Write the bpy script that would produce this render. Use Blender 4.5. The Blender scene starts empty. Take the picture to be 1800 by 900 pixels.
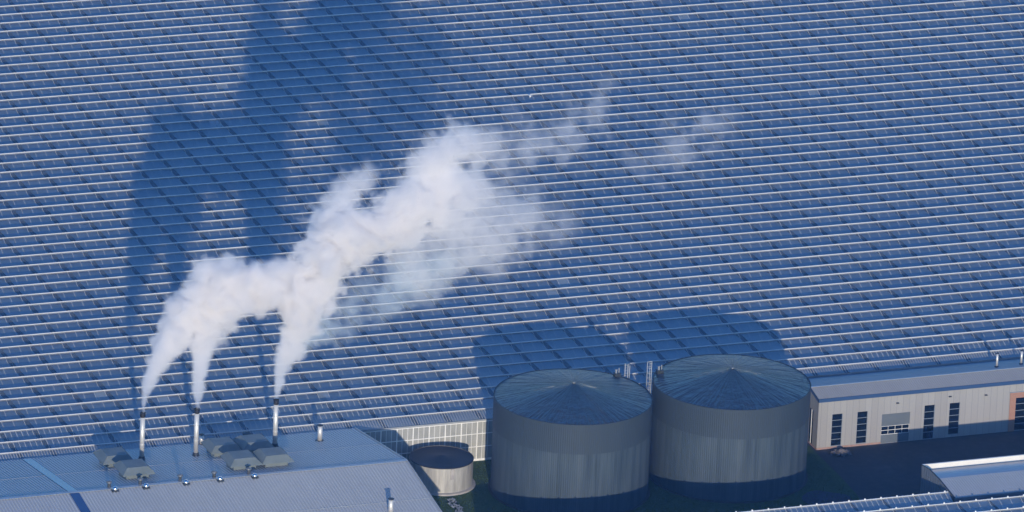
import bpy, bmesh, math, random
from mathutils import Vector, Matrix

random.seed(7)
S = bpy.context.scene
COL = S.collection
PI = math.pi

# ------------------------------------------------------------------ camera
cam_d = bpy.data.cameras.new("camera")
cam = bpy.data.objects.new("camera", cam_d)
COL.objects.link(cam)
S.camera = cam
CX = Vector((0.91940680, -0.38891644, 0.05861002))
CY = Vector((0.09328517, 0.36039697, 0.92812278))
CF = Vector((0.38208508, 0.84785495, -0.36763156))
cam.matrix_world = Matrix(((CX.x, CY.x, -CF.x, -404.6798),
                           (CX.y, CY.y, -CF.y, -1276.4021),
                           (CX.z, CY.z, -CF.z, 451.2510),
                           (0, 0, 0, 1)))
cam_d.sensor_fit = 'HORIZONTAL'
cam_d.sensor_width = 36.0
cam_d.lens = 15411.33 / 1800 * 36.0
cam_d.shift_x = (900 - 1678.327) / 1800
cam_d.shift_y = (950.341 - 450) / 1800
cam_d.clip_start = 5
cam_d.clip_end = 8000

# ------------------------------------------------------------------ world, sun, exposure
SUN_HEAD = math.radians(15.85)      # direction the light travels, from +Y towards +X
SUN_ELEV = math.radians(10.82)
W = bpy.data.worlds.new("World")
S.world = W
W.use_nodes = True
nt = W.node_tree
bg = nt.nodes["Background"]
sky = nt.nodes.new("ShaderNodeTexSky")
sky.sky_type = 'NISHITA'
sky.sun_disc = False
sky.sun_elevation = SUN_ELEV
sky.sun_rotation = SUN_HEAD + PI
sky.altitude = 300
sky.air_density = 1.0
sky.dust_density = 0.6
sky.ozone_density = 2.5
tint = nt.nodes.new("ShaderNodeMix")          # white balance set for the low warm sun
tint.data_type = 'RGBA'
tint.blend_type = 'MULTIPLY'
tint.inputs[0].default_value = 1.0
nt.links.new(sky.outputs[0], tint.inputs[6])
tint.inputs[7].default_value = (0.58, 0.97, 1.58, 1)
nt.links.new(tint.outputs[2], bg.inputs[0])
bg.inputs[1].default_value = 0.15

sun_d = bpy.data.lights.new("sun", 'SUN')
sun = bpy.data.objects.new("sun", sun_d)
COL.objects.link(sun)
sun_d.energy = 3.6
sun_d.angle = math.radians(0.53)
sun_d.color = (1.0, 0.935, 0.845)
sd = Vector((math.sin(SUN_HEAD) * math.cos(SUN_ELEV), math.cos(SUN_HEAD) * math.cos(SUN_ELEV), -math.sin(SUN_ELEV)))
sun.rotation_euler = sd.to_track_quat('-Z', 'Y').to_euler()
sun.location = (0, -600, 200)

S.view_settings.view_transform = 'Standard'
S.view_settings.look = 'None'
S.view_settings.gamma = 1
S.view_settings.exposure = 0.0
S.view_settings.use_curve_mapping = False
S.cycles.volume_bounces = 12
S.cycles.volume_step_rate = 2.0
S.cycles.volume_max_steps = 512
S.cycles.max_bounces = 14
S.cycles.transparent_max_bounces = 16
S.cycles.use_denoising = True

# ------------------------------------------------------------------ helpers
def tag(o, label=None, cat=None, group=None, kind=None):
    if label: o["label"] = label
    if cat: o["category"] = cat
    if group: o["group"] = group
    if kind: o["kind"] = kind
    return o

def thing(name, label, cat, loc=(0, 0, 0), group=None):
    o = bpy.data.objects.new(name, None)
    COL.objects.link(o)
    o.location = loc
    o.empty_display_size = 0.5
    return tag(o, label, cat, group)

def root_of(o):
    v = Vector(o.location)
    while o.parent:
        o = o.parent
        v = v + Vector(o.location)
    return v

def obj(name, bm, mat, parent=None, smooth=False, world=True):
    me = bpy.data.meshes.new(name)
    if smooth:
        for f in bm.faces: f.smooth = True
    if parent is not None and world:
        bmesh.ops.translate(bm, verts=bm.verts, vec=-root_of(parent))
    bm.to_mesh(me)
    bm.free()
    for m in (mat if isinstance(mat, (list, tuple)) else [mat]):
        me.materials.append(m)
    o = bpy.data.objects.new(name, me)
    COL.objects.link(o)
    if parent is not None: o.parent = parent
    return o

def NB(): return bmesh.new()

def box(bm, x0, x1, y0, y1, z0, z1):
    v = [bm.verts.new(p) for p in ((x0,y0,z0),(x1,y0,z0),(x1,y1,z0),(x0,y1,z0),(x0,y0,z1),(x1,y0,z1),(x1,y1,z1),(x0,y1,z1))]
    for f in ((3,2,1,0),(4,5,6,7),(0,1,5,4),(1,2,6,5),(2,3,7,6),(3,0,4,7)):
        bm.faces.new([v[i] for i in f])

def poly(bm, pts):
    return bm.faces.new([bm.verts.new(p) for p in pts])

def beam(bm, a, b, w, h):
    a, b = Vector(a), Vector(b)
    d = (b - a).normalized()
    s = d.cross(Vector((0, 0, 1)))
    s = Vector((1, 0, 0)) if s.length < 1e-4 else s.normalized()
    u = s.cross(d).normalized()
    vs = []
    for p in (a, b):
        for i, j in ((-1,-1),(1,-1),(1,1),(-1,1)):
            vs.append(bm.verts.new(p + s * (i * w / 2) + u * (j * h / 2)))
    for f in ((3,2,1,0),(4,5,6,7),(0,1,5,4),(1,2,6,5),(2,3,7,6),(3,0,4,7)):
        bm.faces.new([vs[i] for i in f])

def lathe(bm, c, prof, n=24, cap=True):
    """prof: list of (r, z)"""
    rings = []
    for r, z in prof:
        if r < 1e-5:
            rings.append([bm.verts.new((c[0], c[1], z))])
        else:
            rings.append([bm.verts.new((c[0] + r * math.cos(2*PI*i/n), c[1] + r * math.sin(2*PI*i/n), z)) for i in range(n)])
    for a, b in zip(rings, rings[1:]):
        for i in range(n):
            j = (i + 1) % n
            if len(a) == 1 and len(b) == 1: continue
            if len(a) == 1: bm.faces.new((a[0], b[j], b[i])) if False else bm.faces.new((a[0], b[i], b[j]))
            elif len(b) == 1: bm.faces.new((a[i], a[j], b[0]))
            else: bm.faces.new((a[i], a[j], b[j], b[i]))
    if cap:
        if len(rings[0]) > 1: bm.faces.new(list(reversed(rings[0])))
        if len(rings[-1]) > 1: bm.faces.new(rings[-1])

def dup(root, loc, label=None):
    r = root.copy(); COL.objects.link(r); r.location = loc
    if label: r["label"] = label
    for ch in list(root.children):
        c = ch.copy(); COL.objects.link(c); c.parent = r
        for g in list(ch.children):
            d = g.copy(); COL.objects.link(d); d.parent = c
    return r

# ------------------------------------------------------------------ materials
class Mt:
    def __init__(s, name, base=(.5,.5,.5), rough=.5, metal=0.0, spec=.5):
        s.m = bpy.data.materials.new(name); s.m.use_nodes = True
        s.t = s.m.node_tree; s.b = s.t.nodes["Principled BSDF"]
        s.b.inputs["Base Color"].default_value = (*base, 1)
        s.b.inputs["Roughness"].default_value = rough
        s.b.inputs["Metallic"].default_value = metal
        s.b.inputs["Specular IOR Level"].default_value = spec
    def n(s, k, **kw):
        x = s.t.nodes.new(k)
        for a, b in kw.items(): setattr(x, a, b)
        return x
    def l(s, a, b): s.t.links.new(a, b)
    def math(s, op, a, b=None, c=None):
        x = s.n("ShaderNodeMath", operation=op)
        for i, v in enumerate((a, b, c)):
            if v is None: continue
            if isinstance(v, (int, float)): x.inputs[i].default_value = v
            else: s.l(v, x.inputs[i])
        return x.outputs[0]
    def coord(s, scale=(1,1,1)):
        g = s.n("ShaderNodeNewGeometry"); mp = s.n("ShaderNodeMapping")
        mp.inputs["Scale"].default_value = scale
        s.l(g.outputs["Position"], mp.inputs[0])
        return mp.outputs[0]
    def noise(s, vec, scale, detail=4, rough=.55):
        x = s.n("ShaderNodeTexNoise")
        x.inputs["Scale"].default_value = scale; x.inputs["Detail"].default_value = detail; x.inputs["Roughness"].default_value = rough
        s.l(vec, x.inputs["Vector"])
        return x.outputs[0]
    def ramp(s, fac, stops):
        x = s.n("ShaderNodeValToRGB"); r = x.color_ramp
        r.elements[0].position, r.elements[0].color = stops[0][0], (*stops[0][1], 1)
        r.elements[1].position, r.elements[1].color = stops[-1][0], (*stops[-1][1], 1)
        for p_, c_ in stops[1:-1]:
            e = r.elements.new(p_); e.color = (*c_, 1)
        s.l(fac, x.inputs[0])
        return x.outputs[0]
    def base(s, c): s.l(c, s.b.inputs["Base Color"]); return s
    def bump(s, h, strength=.5, dist=.05):
        x = s.n("ShaderNodeBump"); x.inputs["Strength"].default_value = strength; x.inputs["Distance"].default_value = dist
        s.l(h, x.inputs["Height"]); s.l(x.outputs[0], s.b.inputs["Normal"]); return s

def varied(name, c0, c1, scale=.6, rough=.5, metal=0, stretch=(1,1,1), spec=.5, bump=0):
    m = Mt(name, c0, rough, metal, spec)
    nz = m.noise(m.coord(stretch), scale, 5)
    m.base(m.ramp(nz, [(.3, c0), (.7, c1)]))
    if bump: m.bump(nz, bump)
    return m.m

def glass_material(name, dust0, dust1, refl=1.7):
    m = Mt(name)
    t = m.t
    out = t.nodes["Material Output"]
    co = m.coord()
    nz = m.noise(co, .9, 4)
    big = m.noise(m.coord((.35, 1, 1)), .12, 3)
    dust = m.math('ADD', m.math('MULTIPLY', nz, (dust1 - dust0)), m.math('ADD', dust0, m.math('MULTIPLY', m.math('SUBTRACT', big, .5), (dust1 - dust0) * .8)))
    # dust varies at random from pane to pane, a few carry much more
    sep = m.n("ShaderNodeSeparateXYZ"); m.l(m.coord(), sep.inputs[0])
    px = m.math('FLOOR', m.math('MULTIPLY', sep.outputs[0], 3 / 4.8306))
    py = m.math('FLOOR', m.math('MULTIPLY', sep.outputs[1], .5))
    cmb = m.n("ShaderNodeCombineXYZ"); m.l(px, cmb.inputs[0]); m.l(py, cmb.inputs[1])
    wn = m.n("ShaderNodeTexWhiteNoise"); m.l(cmb.outputs[0], wn.inputs[0])
    dust = m.math('ADD', dust, m.math('MULTIPLY', m.math('SUBTRACT', wn.outputs[0], .5), .04))
    dust = m.math('ADD', dust, m.math('MULTIPLY', m.math('GREATER_THAN', wn.outputs[0], .992), .22))
    tr = m.n("ShaderNodeBsdfTransparent"); tr.inputs[0].default_value = (.90, .95, .96, 1)
    df = m.n("ShaderNodeBsdfDiffuse"); df.inputs[0].default_value = (.66, .74, .74, 1)
    tl = m.n("ShaderNodeBsdfTranslucent"); tl.inputs[0].default_value = (.55, .62, .62, 1)
    ad = m.n("ShaderNodeMixShader"); ad.inputs[0].default_value = .35
    m.l(df.outputs[0], ad.inputs[1]); m.l(tl.outputs[0], ad.inputs[2])
    m1 = m.n("ShaderNodeMixShader"); m.l(dust, m1.inputs[0]); m.l(tr.outputs[0], m1.inputs[1]); m.l(ad.outputs[0], m1.inputs[2])
    fr = m.n("ShaderNodeFresnel"); fr.inputs[0].default_value = 1.5
    gl = m.n("ShaderNodeBsdfGlossy"); gl.inputs["Roughness"].default_value = .06; gl.inputs[0].default_value = (.95, .97, 1, 1)
    bp = m.n("ShaderNodeBump"); bp.inputs["Strength"].default_value = .25; bp.inputs["Distance"].default_value = .03
    m.l(m.noise(m.coord(), .35, 2), bp.inputs["Height"]); m.l(bp.outputs[0], gl.inputs["Normal"])
    m2 = m.n("ShaderNodeMixShader")
    m.l(m.math('MINIMUM', m.math('MULTIPLY', fr.outputs[0], refl), 1.0), m2.inputs[0])
    m.l(m1.outputs[0], m2.inputs[1]); m.l(gl.outputs[0], m2.inputs[2])
    m.l(m2.outputs[0], out.inputs[0])
    return m.m

M_GLASS = glass_material("greenhouse_glass", .10, .26, 3.0)
M_WHITE = varied("white_painted_aluminium", (.72, .72, .72), (.84, .83, .81), .5, .45)
M_SCREEN = varied("shade_screen", (.80, .85, .86), (.88, .92, .92), .25, .8)
def _lit_band():
    m = Mt("painted_sunlit_band", (.3, .3, .3), .5)  # grey of the sunlit upper pane put into the colour, with brownish stains
    a = m.noise(m.coord((.25, 1, 1)), .5, 5); b = m.noise(m.coord((1, 3, 1)), .05, 3)
    m.base(m.ramp(m.math('ADD', m.math('MULTIPLY', a, .6), m.math('MULTIPLY', b, .4)), [(.34, (.19, .17, .155)), (.48, (.24, .245, .245)), (.68, (.29, .305, .315))]))
    return m.m
M_LITBAND = _lit_band()
M_GIRDER = Mt("dark_girder", (.006, .008, .012), .7, 0, .2).m
def _wallpane():
    m = Mt("whitewashed_pane", (.5,.5,.5), .25)
    nz = m.noise(m.coord((1, 1, .35)), .9, 5)
    m.base(m.ramp(nz, [(.3, (.27, .28, .275)), (.7, (.39, .39, .375))]))
    return m.m
M_WALLPANE = _wallpane()
M_ALU = varied("aluminium_glazing_bar", (.53, .53, .53), (.63, .62, .61), .5, .4)
M_GUTTER = varied("galvanised_gutter", (.30, .33, .37), (.42, .45, .48), 1.2, .4, .3)

def roof_metal(name, c0, c1, rough=.42, metal=.25):
    m = Mt(name, c0, rough, metal, .5)
    nz = m.math('ADD', m.math('MULTIPLY', m.noise(m.coord((1, .12, 1)), .9, 6, .7), .55), m.math('MULTIPLY', m.noise(m.coord(), .07, 3), .45))
    m.base(m.ramp(nz, [(.3, c0), (.72, c1)]))
    return m.m
M_ROOF = roof_metal("corrugated_roof_sheet", (.39, .40, .41), (.46, .47, .48), .45, 0)
M_ROOF2 = roof_metal("light_roof_sheet", (.32, .31, .30), (.38, .37, .36), .6, 0)
M_STRIP = Mt("smooth_blue_sheet", (.05, .11, .24), .22, .35).m
M_RIDGE = varied("roof_ridge_flashing", (.36, .39, .42), (.46, .48, .50), .8, .4, .3)
M_VENT = varied("grey_green_powder_coat", (.125, .152, .158), (.165, .192, .195), .7, .55)
M_STEEL = Mt("stainless_steel", (.70, .67, .62), .42, .45).m
M_CHROME = Mt("polished_steel", (.85, .85, .85), .15, 1.0).m
M_GREYPIPE = Mt("weathered_zinc", (.20, .21, .22), .4, .5).m
M_BLACK = Mt("soot_black", (.012, .012, .014), .55).m
M_DARKSTEEL = Mt("dark_steel", (.05, .06, .07), .45, .5).m

def tank_wall(name, lower):
    m = Mt(name, (.09,.12,.15), .6, .0, .2)
    tc = m.n("ShaderNodeTexCoord"); sp = m.n("ShaderNodeSeparateXYZ"); m.l(tc.outputs["Object"], sp.inputs[0])
    ang = m.math('ARCTAN2', sp.outputs[1], sp.outputs[0])
    rib = m.math('SINE', m.math('MULTIPLY', ang, 230.0))
    cb = m.n("ShaderNodeCombineXYZ"); m.l(m.math('MULTIPLY', ang, 11.2), cb.inputs[0]); m.l(m.math('MULTIPLY', sp.outputs[2], .035), cb.inputs[2])
    st = m.noise(cb.outputs[0], 1.1 if lower else .5, 6, .7)
    cb2 = m.n("ShaderNodeCombineXYZ"); m.l(m.math('MULTIPLY', ang, 11.2), cb2.inputs[0]); m.l(m.math('MULTIPLY', sp.outputs[2], .25), cb2.inputs[2])
    blot = m.noise(cb2.outputs[0], .35, 4)
    c = m.ramp(m.math('ADD', m.math('MULTIPLY', st, .7 if lower else .35), m.math('MULTIPLY', blot, .3 if lower else .65)),
               [(.33, (.029, .043, .057)), (.52, (.055, .076, .095)), (.70, (.080, .100, .120))] if lower else [(.3, (.037, .052, .067)), (.7, (.046, .062, .079))])
    dk = m.n("ShaderNodeMix", data_type='RGBA', blend_type='MULTIPLY')
    m.l(m.math('MULTIPLY', m.math('ADD', m.math('MULTIPLY', rib, .5), .5), .22), dk.inputs[0]); m.l(c, dk.inputs[6]); dk.inputs[7].default_value = (.62, .64, .68, 1)
    m.base(dk.outputs[2])
    m.bump(rib, .25, .03)
    return m.m
M_TANK_LO = tank_wall("tank_cladding_weathered", True)
M_TANK_UP = tank_wall("tank_cladding_plain", False)
def tank_roof(name, seed):
    m = Mt(name, (.03,.05,.08), .30, 0, .9)
    tc = m.n("ShaderNodeTexCoord"); sp = m.n("ShaderNodeSeparateXYZ"); m.l(tc.outputs["Object"], sp.inputs[0])
    ang = m.math('ARCTAN2', sp.outputs[1], sp.outputs[0])
    rr = m.math('SQRT', m.math('ADD', m.math('MULTIPLY', sp.outputs[0], sp.outputs[0]), m.math('MULTIPLY', sp.outputs[1], sp.outputs[1])))
    cb = m.n("ShaderNodeCombineXYZ")
    m.l(m.math('MULTIPLY', m.math('COSINE', ang), 9.0), cb.inputs[0]); m.l(m.math('MULTIPLY', m.math('SINE', ang), 9.0), cb.inputs[1])
    m.l(m.math('ADD', m.math('MULTIPLY', rr, .10), seed), cb.inputs[2])
    wr = m.noise(cb.outputs[0], .95, 4, .6)
    fine = m.noise(cb.outputs[0], 3.0, 2, .5)
    h = m.math('ADD', m.math('ADD', m.math('MULTIPLY', wr, .8), m.math('MULTIPLY', fine, .3)), m.math('MULTIPLY', m.noise(tc.outputs['Object'], .55, 4, .6), .5))
    m.base(m.ramp(m.noise(tc.outputs["Object"], .5, 5), [(.3, (.012, .018, .031)), (.7, (.025, .032, .046))]))
    m.bump(h, 1.0, 1.1)
    return m.m

def cladding(name):
    m = Mt(name, (.5,.48,.45), .45)
    g = m.n("ShaderNodeNewGeometry"); sp = m.n("ShaderNodeSeparateXYZ"); m.l(g.outputs["Position"], sp.inputs[0])
    u = m.math('MULTIPLY', m.math('ADD', sp.outputs[0], m.math('MULTIPLY', sp.outputs[1], 1.0)), 1 / .98)
    wn = m.n("ShaderNodeTexWhiteNoise", noise_dimensions='1D'); m.l(m.math('FLOOR', u), wn.inputs["W"])
    fr = m.math('FRACT', u)
    joint = m.math('LESS_THAN', fr, .07)
    c = m.ramp(m.math('ADD', m.math('MULTIPLY', wn.outputs[0], .6), m.math('MULTIPLY', m.noise(m.coord((2, 2, .2)), .8, 4), .4)), [(.1, (.283, .272, .266)), (.9, (.322, .312, .305))])
    dk = m.n("ShaderNodeMix", data_type='RGBA', blend_type='MULTIPLY')
    m.l(m.math('MULTIPLY', joint, .35), dk.inputs[0]); m.l(c, dk.inputs[6]); dk.inputs[7].default_value = (.3, .3, .32, 1)
    m.base(dk.outputs[2])
    m.bump(m.math('PINGPONG', fr, .5), .2, .04)
    return m.m
M_CLAD = cladding("beige_cladding_panels")
M_FASCIA = Mt("dark_blue_fascia", (.035, .075, .17), .3).m
M_PANE = Mt("dark_window_glass", (.006, .010, .018), .08, 0, .8).m
M_FRAME = Mt("grey_blue_frame", (.22, .26, .31), .4).m
M_DOORPANEL = varied("grey_door_panel", (.105, .125, .145), (.125, .145, .165), .6, .4)
M_CONC = varied("concrete", (.30, .28, .27), (.42, .39, .37), 1.5, .8, bump=.2)
M_PINKCONC = varied("pink_brick_plinth", (.28, .17, .14), (.36, .24, .20), 2.0, .8)
def brickm():
    m = Mt("orange_brick", (.4,.2,.1), .8)
    b = m.n("ShaderNodeTexBrick"); m.l(m.coord((1, 1, 1)), b.inputs[0])
    mp = b.inputs[0].links[0].from_node; mp.inputs["Rotation"].default_value = (PI/2, 0, 0)
    b.inputs["Color1"].default_value = (.30, .13, .08, 1); b.inputs["Color2"].default_value = (.37, .19, .12, 1); b.inputs["Mortar"].default_value = (.27, .22, .19, 1)
    b.inputs["Scale"].default_value = 4.0
    m.base(b.outputs[0]); return m.m
M_BRICK = brickm()
def smalltank():
    m = Mt("galvanised_corrugated_wall", (.5,.5,.5), .5, .2)
    tc = m.n("ShaderNodeTexCoord"); sp = m.n("ShaderNodeSeparateXYZ"); m.l(tc.outputs["Object"], sp.inputs[0])
    ang = m.math('ARCTAN2', sp.outputs[1], sp.outputs[0])
    cb = m.n("ShaderNodeCombineXYZ"); m.l(m.math('MULTIPLY', ang, 4.5), cb.inputs[0]); m.l(m.math('MULTIPLY', sp.outputs[2], .12), cb.inputs[2])
    st = m.noise(cb.outputs[0], 1.6, 6, .7)
    m.base(m.ramp(st, [(.3, (.27, .26, .245)), (.55, (.42, .405, .375)), (.75, (.56, .54, .51))]))
    m.bump(m.math('SINE', m.math('MULTIPLY', sp.outputs[2], 40)), .2, .02)
    return m.m
M_SMALLTANK = smalltank()
M_LINER = varied("black_tank_cover", (.012, .014, .020), (.022, .024, .030), .8, .55, spec=.3, bump=.3)
M_CREAM = varied("cream_painted_sheet", (.74, .70, .63), (.82, .79, .72), .5, .5)
M_SHEDROOF = roof_metal("shed_roof_sheet", (.37, .38, .39), (.44, .45, .46), .5, 0)
M_SHEDSIDE = varied("shed_side_sheet", (.15, .17, .20), (.20, .22, .25), .8, .45, .1)
M_PLASTIC = Mt("white_plastic_sheet", (.22, .24, .27), .5).m
M_RUBBLE = varied("brick_rubble", (.09, .08, .08), (.20, .17, .16), 4, .9, bump=.6)

def ground(name, stops, scale, rough=.9):
    m = Mt(name, stops[0][1], rough, 0, .25)
    a = m.noise(m.coord(), scale, 8, .65); b = m.noise(m.coord(), scale * .12, 4)
    m.base(m.ramp(m.math('ADD', m.math('MULTIPLY', a, .6), m.math('MULTIPLY', b, .4)), stops))
    m.bump(a, .4, .05)
    return m.m
M_GROUND = ground("earth", [(.3, (.040, .042, .040)), (.7, (.060, .060, .056))], .6)
M_ASPH = ground("asphalt", [(.3, (.040, .043, .046)), (.5, (.055, .058, .060)), (.7, (.085, .087, .088))], .8)
M_GRASS = ground("grass_blades", [(.3, (.030, .056, .018)), (.52, (.046, .082, .026)), (.72, (.075, .105, .038))], 1.8)
M_PAVE = ground("concrete_slabs", [(.3, (.10, .10, .11)), (.7, (.14, .14, .14))], 2)
M_WATER = Mt("dark_pad", (.035, .045, .075), .7, 0, .2).m

# ------------------------------------------------------------------ ground
def sheet(name, pts, z, mat, kind="structure"):
    bm = NB(); poly(bm, [(x, y, z) for x, y in pts])
    o = obj(name, bm, mat); o["kind"] = kind
    return o
sheet("ground", [(-2000, -2000), (2000, -2000), (2000, 2000), (-2000, 2000)], 0, M_GROUND)
sheet("yard", [(59.5, -197.5), (58.0, -209), (57.6, -216), (57.2, -233), (160, -233), (160, -184), (59.5, -184)], .012, M_ASPH)
sheet("path", [(-8.8, -190.2), (-2.6, -190.2), (-1.6, -203), (-1.9, -232), (-8.8, -232)], .008, M_PAVE)
# grass: tufted lawn sheet with short blades
bm = NB()
poly(bm, [(-2.5, -190.2, .006), (58.4, -184, .006), (58.0, -209, .006), (57.5, -232, .006), (-1.8, -232, .006), (-1.5, -203, .006)])
rg = random.Random(3)
for i in range(26000):
    x = rg.uniform(-1.3, 57.4); y = rg.uniform(-231, -190.4)
    h = rg.uniform(.06, .2); a = rg.uniform(0, PI); w = rg.uniform(.04, .12)
    dx, dy = math.cos(a) * w, math.sin(a) * w
    lx, ly = rg.uniform(-.1, .1), rg.uniform(-.1, .1)
    poly(bm, [(x - dx, y - dy, .007), (x + dx, y + dy, .007), (x + lx, y + ly, h)])
g = obj("grass", bm, M_GRASS); g["kind"] = "stuff"
bm = NB()
pr_ = random.Random(5)
pts = []
for i in range(28):
    a = 2 * PI * i / 28
    k = 1 + .08 * math.sin(3 * a + 1) + .05 * math.sin(5 * a)
    pts.append((52.6 + 3.4 * k * math.cos(a), -217.6 + 4.6 * k * math.sin(a), .02))
poly(bm, pts)
p = obj("paved_pad", bm, M_WATER); p["kind"] = "structure"

# ------------------------------------------------------------------ greenhouses
BAY = 4.83056721
ZR = 7.0         # ridge
ZG = 6.25        # gutter
HALF = 2.0

def frange_idx(x0, x1, step):
    return range(math.ceil(x0 / step), math.floor(x1 / step) + 1)

def roof_span(parent, yr, x0, x1, div=3, half=HALF):
    """one glazed span: two glass slopes and its white frame"""
    bm = NB()
    n = max(1, int((x1 - x0) / 40))
    xs = [x0 + (x1 - x0) * i / n for i in range(n + 1)]
    for a, b in zip(xs, xs[1:]):
        poly(bm, [(a, yr - half, ZG), (b, yr - half, ZG), (b, yr, ZR), (a, yr, ZR)])
        poly(bm, [(a, yr, ZR), (b, yr, ZR), (b, yr + half, ZG), (a, yr + half, ZG)])
    for xe in (x0, x1):
        poly(bm, [(xe, yr - half, ZG), (xe, yr + half, ZG), (xe, yr, ZR)])
    span = obj("roof_span", bm, M_GLASS, parent)
    bm = NB()
    box(bm, x0, x1, yr - .08, yr + .08, ZR - .03, ZR + .085)
    dz = (ZR - ZG) / half
    st = BAY / div
    k = 0
    for i in frange_idx(x0, x1, st):
        x = i * st
        w = .043 if div <= 3 else .055
        beam(bm, (x, yr - .1, ZR + .03 - .1 * dz), (x, yr - half + .12, ZG + .03 + .12 * dz), w, .03)
        beam(bm, (x, yr + .1, ZR + .03 - .1 * dz), (x, yr + half - .12, ZG + .03 + .12 * dz), w, .03)
    # short clips on the ridge at every bay
    for i in frange_idx(x0, x1, BAY):
        box(bm, i * BAY - .05, i * BAY + .05, yr - .09, yr + .09, ZR + .085, ZR + .12)
    obj("ridge_frame", bm, M_ALU, span, world=True)
    bm = NB()
    poly(bm, [(x0, yr - .25, ZR - .25 * dz + .022), (x1, yr - .25, ZR - .25 * dz + .022), (x1, yr - .07, ZR - .07 * dz + .022), (x0, yr - .07, ZR - .07 * dz + .022)])
    poly(bm, [(x0, yr - .25, ZR - .25 * dz + .004), (x1, yr - .25, ZR - .25 * dz + .004), (x1, yr - .25, ZR - .25 * dz + .022), (x0, yr - .25, ZR - .25 * dz + .022)])
    obj("sunlit_pane_band", bm, M_LITBAND, span)  # added strip standing in for the sunlit grey band below the ridge
    bm = NB()
    box(bm, x0, x1, yr - half - .09, yr - half + .09, ZG - .18, ZG - .02)
    obj("gutter", bm, M_GUTTER, span)
    return span

gh = thing("greenhouse", "vast greenhouse with row upon row of blue glass roofs and white ridges", "greenhouse", (40, -90, 0))
XL, XR = -128.0, 205.0
K0, K1 = -9, 47
for k in range(K0, K1 + 1):
    yr = -4.0 * k
    if k == 47: roof_span(gh, yr, XL, 37.0, 12)
    elif k == 46: roof_span(gh, yr, XL, 37.0, 6); 
    else: roof_span(gh, yr, XL, XR, 6 if k == 45 else 3)
# right-hand part of span 46 ends against the office roof
roof_span(gh, -184.0, 37.1, XR, 12)
YB = -4.0 * K0 + HALF
for j in frange_idx(XL, XR - 2, BAY):
    x = j * BAY + .94
    bm = NB()
    y0 = -189.8 if x < 36 else -185.8
    box(bm, x - .31, x + .31, y0, YB, 5.97, 6.12)
    obj("girder", bm, M_GIRDER, gh)
bm = NB()
poly(bm, [(XL + .1, -189.8, 5.95), (37, -189.8, 5.95), (37, YB - .1, 5.95), (XL + .1, YB - .1, 5.95)])
poly(bm, [(37, -185.8, 5.95), (XR - .1, -185.8, 5.95), (XR - .1, YB - .1, 5.95), (37, YB - .1, 5.95)])
obj("shade_screen", bm, M_SCREEN, gh)
bm = NB()
box(bm, XL, 37.0, -190.0, -189.9, 0, ZG - .2)
box(bm, 36.9, 37.0, -189.9, -186.1, 0, ZG - .2)
box(bm, 37.0, XR, -186.1, -186.0, 0, ZG - .2)
box(bm, XL, XR, YB, YB + .1, 0, ZG - .2)
box(bm, XL, XL + .1, -189.9, YB, 0, ZG - .2)
box(bm, XR - .1, XR, -186.0, YB, 0, ZG - .2)
obj("wall", bm, M_WALLPANE, gh)
bm = NB()
st = BAY / 6
for i in frange_idx(-9.4, 36.8, st):
    x = i * st
    big = (i % 3 == 0)
    box(bm, x - (.07 if big else .025), x + (.07 if big else .025), -190.09 if big else -190.06, -190.003, .25, ZG - .25)
for z in (.25, 2.15, 4.1, ZG - .32):
    box(bm, -9.4, 37.0, -190.10, -190.004, z - .05, z + .05)
box(bm, -9.4, 37.0, -190.14, -190.005, 0, .2)
obj("wall_frame", bm, M_WHITE, gh)

gf = thing("greenhouse", "lower greenhouse in front of the yard, its end against the metal shed", "greenhouse", (60, -250, 0))
FY = [-234.6, -238.7, -242.8, -246.9, -251.0]
for i, yr in enumerate(FY):
    roof_span(gf, yr, -4.0, 63.3 if i == 0 else 150.0, 6 if i == 0 else 3, 2.05)
for j in frange_idx(-4, 149, BAY):
    x = j * BAY + .94
    bm = NB(); box(bm, x - .15, x + .15, -253.0, -236.7 if x > 63 else -232.6, 5.97, 6.12); obj("girder", bm, M_GIRDER, gf)
bm = NB()
poly(bm, [(-3.9, -253, 5.95), (63.2, -253, 5.95), (63.2, -232.6, 5.95), (-3.9, -232.6, 5.95)])
poly(bm, [(63.2, -253, 5.95), (149.9, -253, 5.95), (149.9, -236.7, 5.95), (63.2, -236.7, 5.95)])
obj("shade_screen", bm, M_SCREEN, gf)
bm = NB()
box(bm, -4, 63.3, -232.55, -232.45, 0, ZG - .2)
box(bm, 63.2, 63.3, -236.6, -232.55, 0, ZG - .2)
box(bm, 63.3, 150, -236.65, -236.55, 0, ZG - .2)
box(bm, -4, 150, -253.15, -253.05, 0, ZG - .2)
box(bm, -4.0, -3.9, -253.05, -232.55, 0, ZG - .2)
box(bm, 149.9, 150, -253.05, -236.65, 0, ZG - .2)
obj("wall", bm, M_WALLPANE, gf)
bm = NB()
for i, yr in enumerate(FY[:3]):
    for q in frange_idx(-4, 63 if i == 0 else 150, BAY * .5):
        x = q * BAY * .5 + .6 * i
        lathe(bm, (x, yr), [(.11, ZR + .085), (.13, ZR + .19), (.06, ZR + .27), (0, ZR + .28)], 8)
obj("ridge_bolt", bm, M_WHITE, gf)

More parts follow.
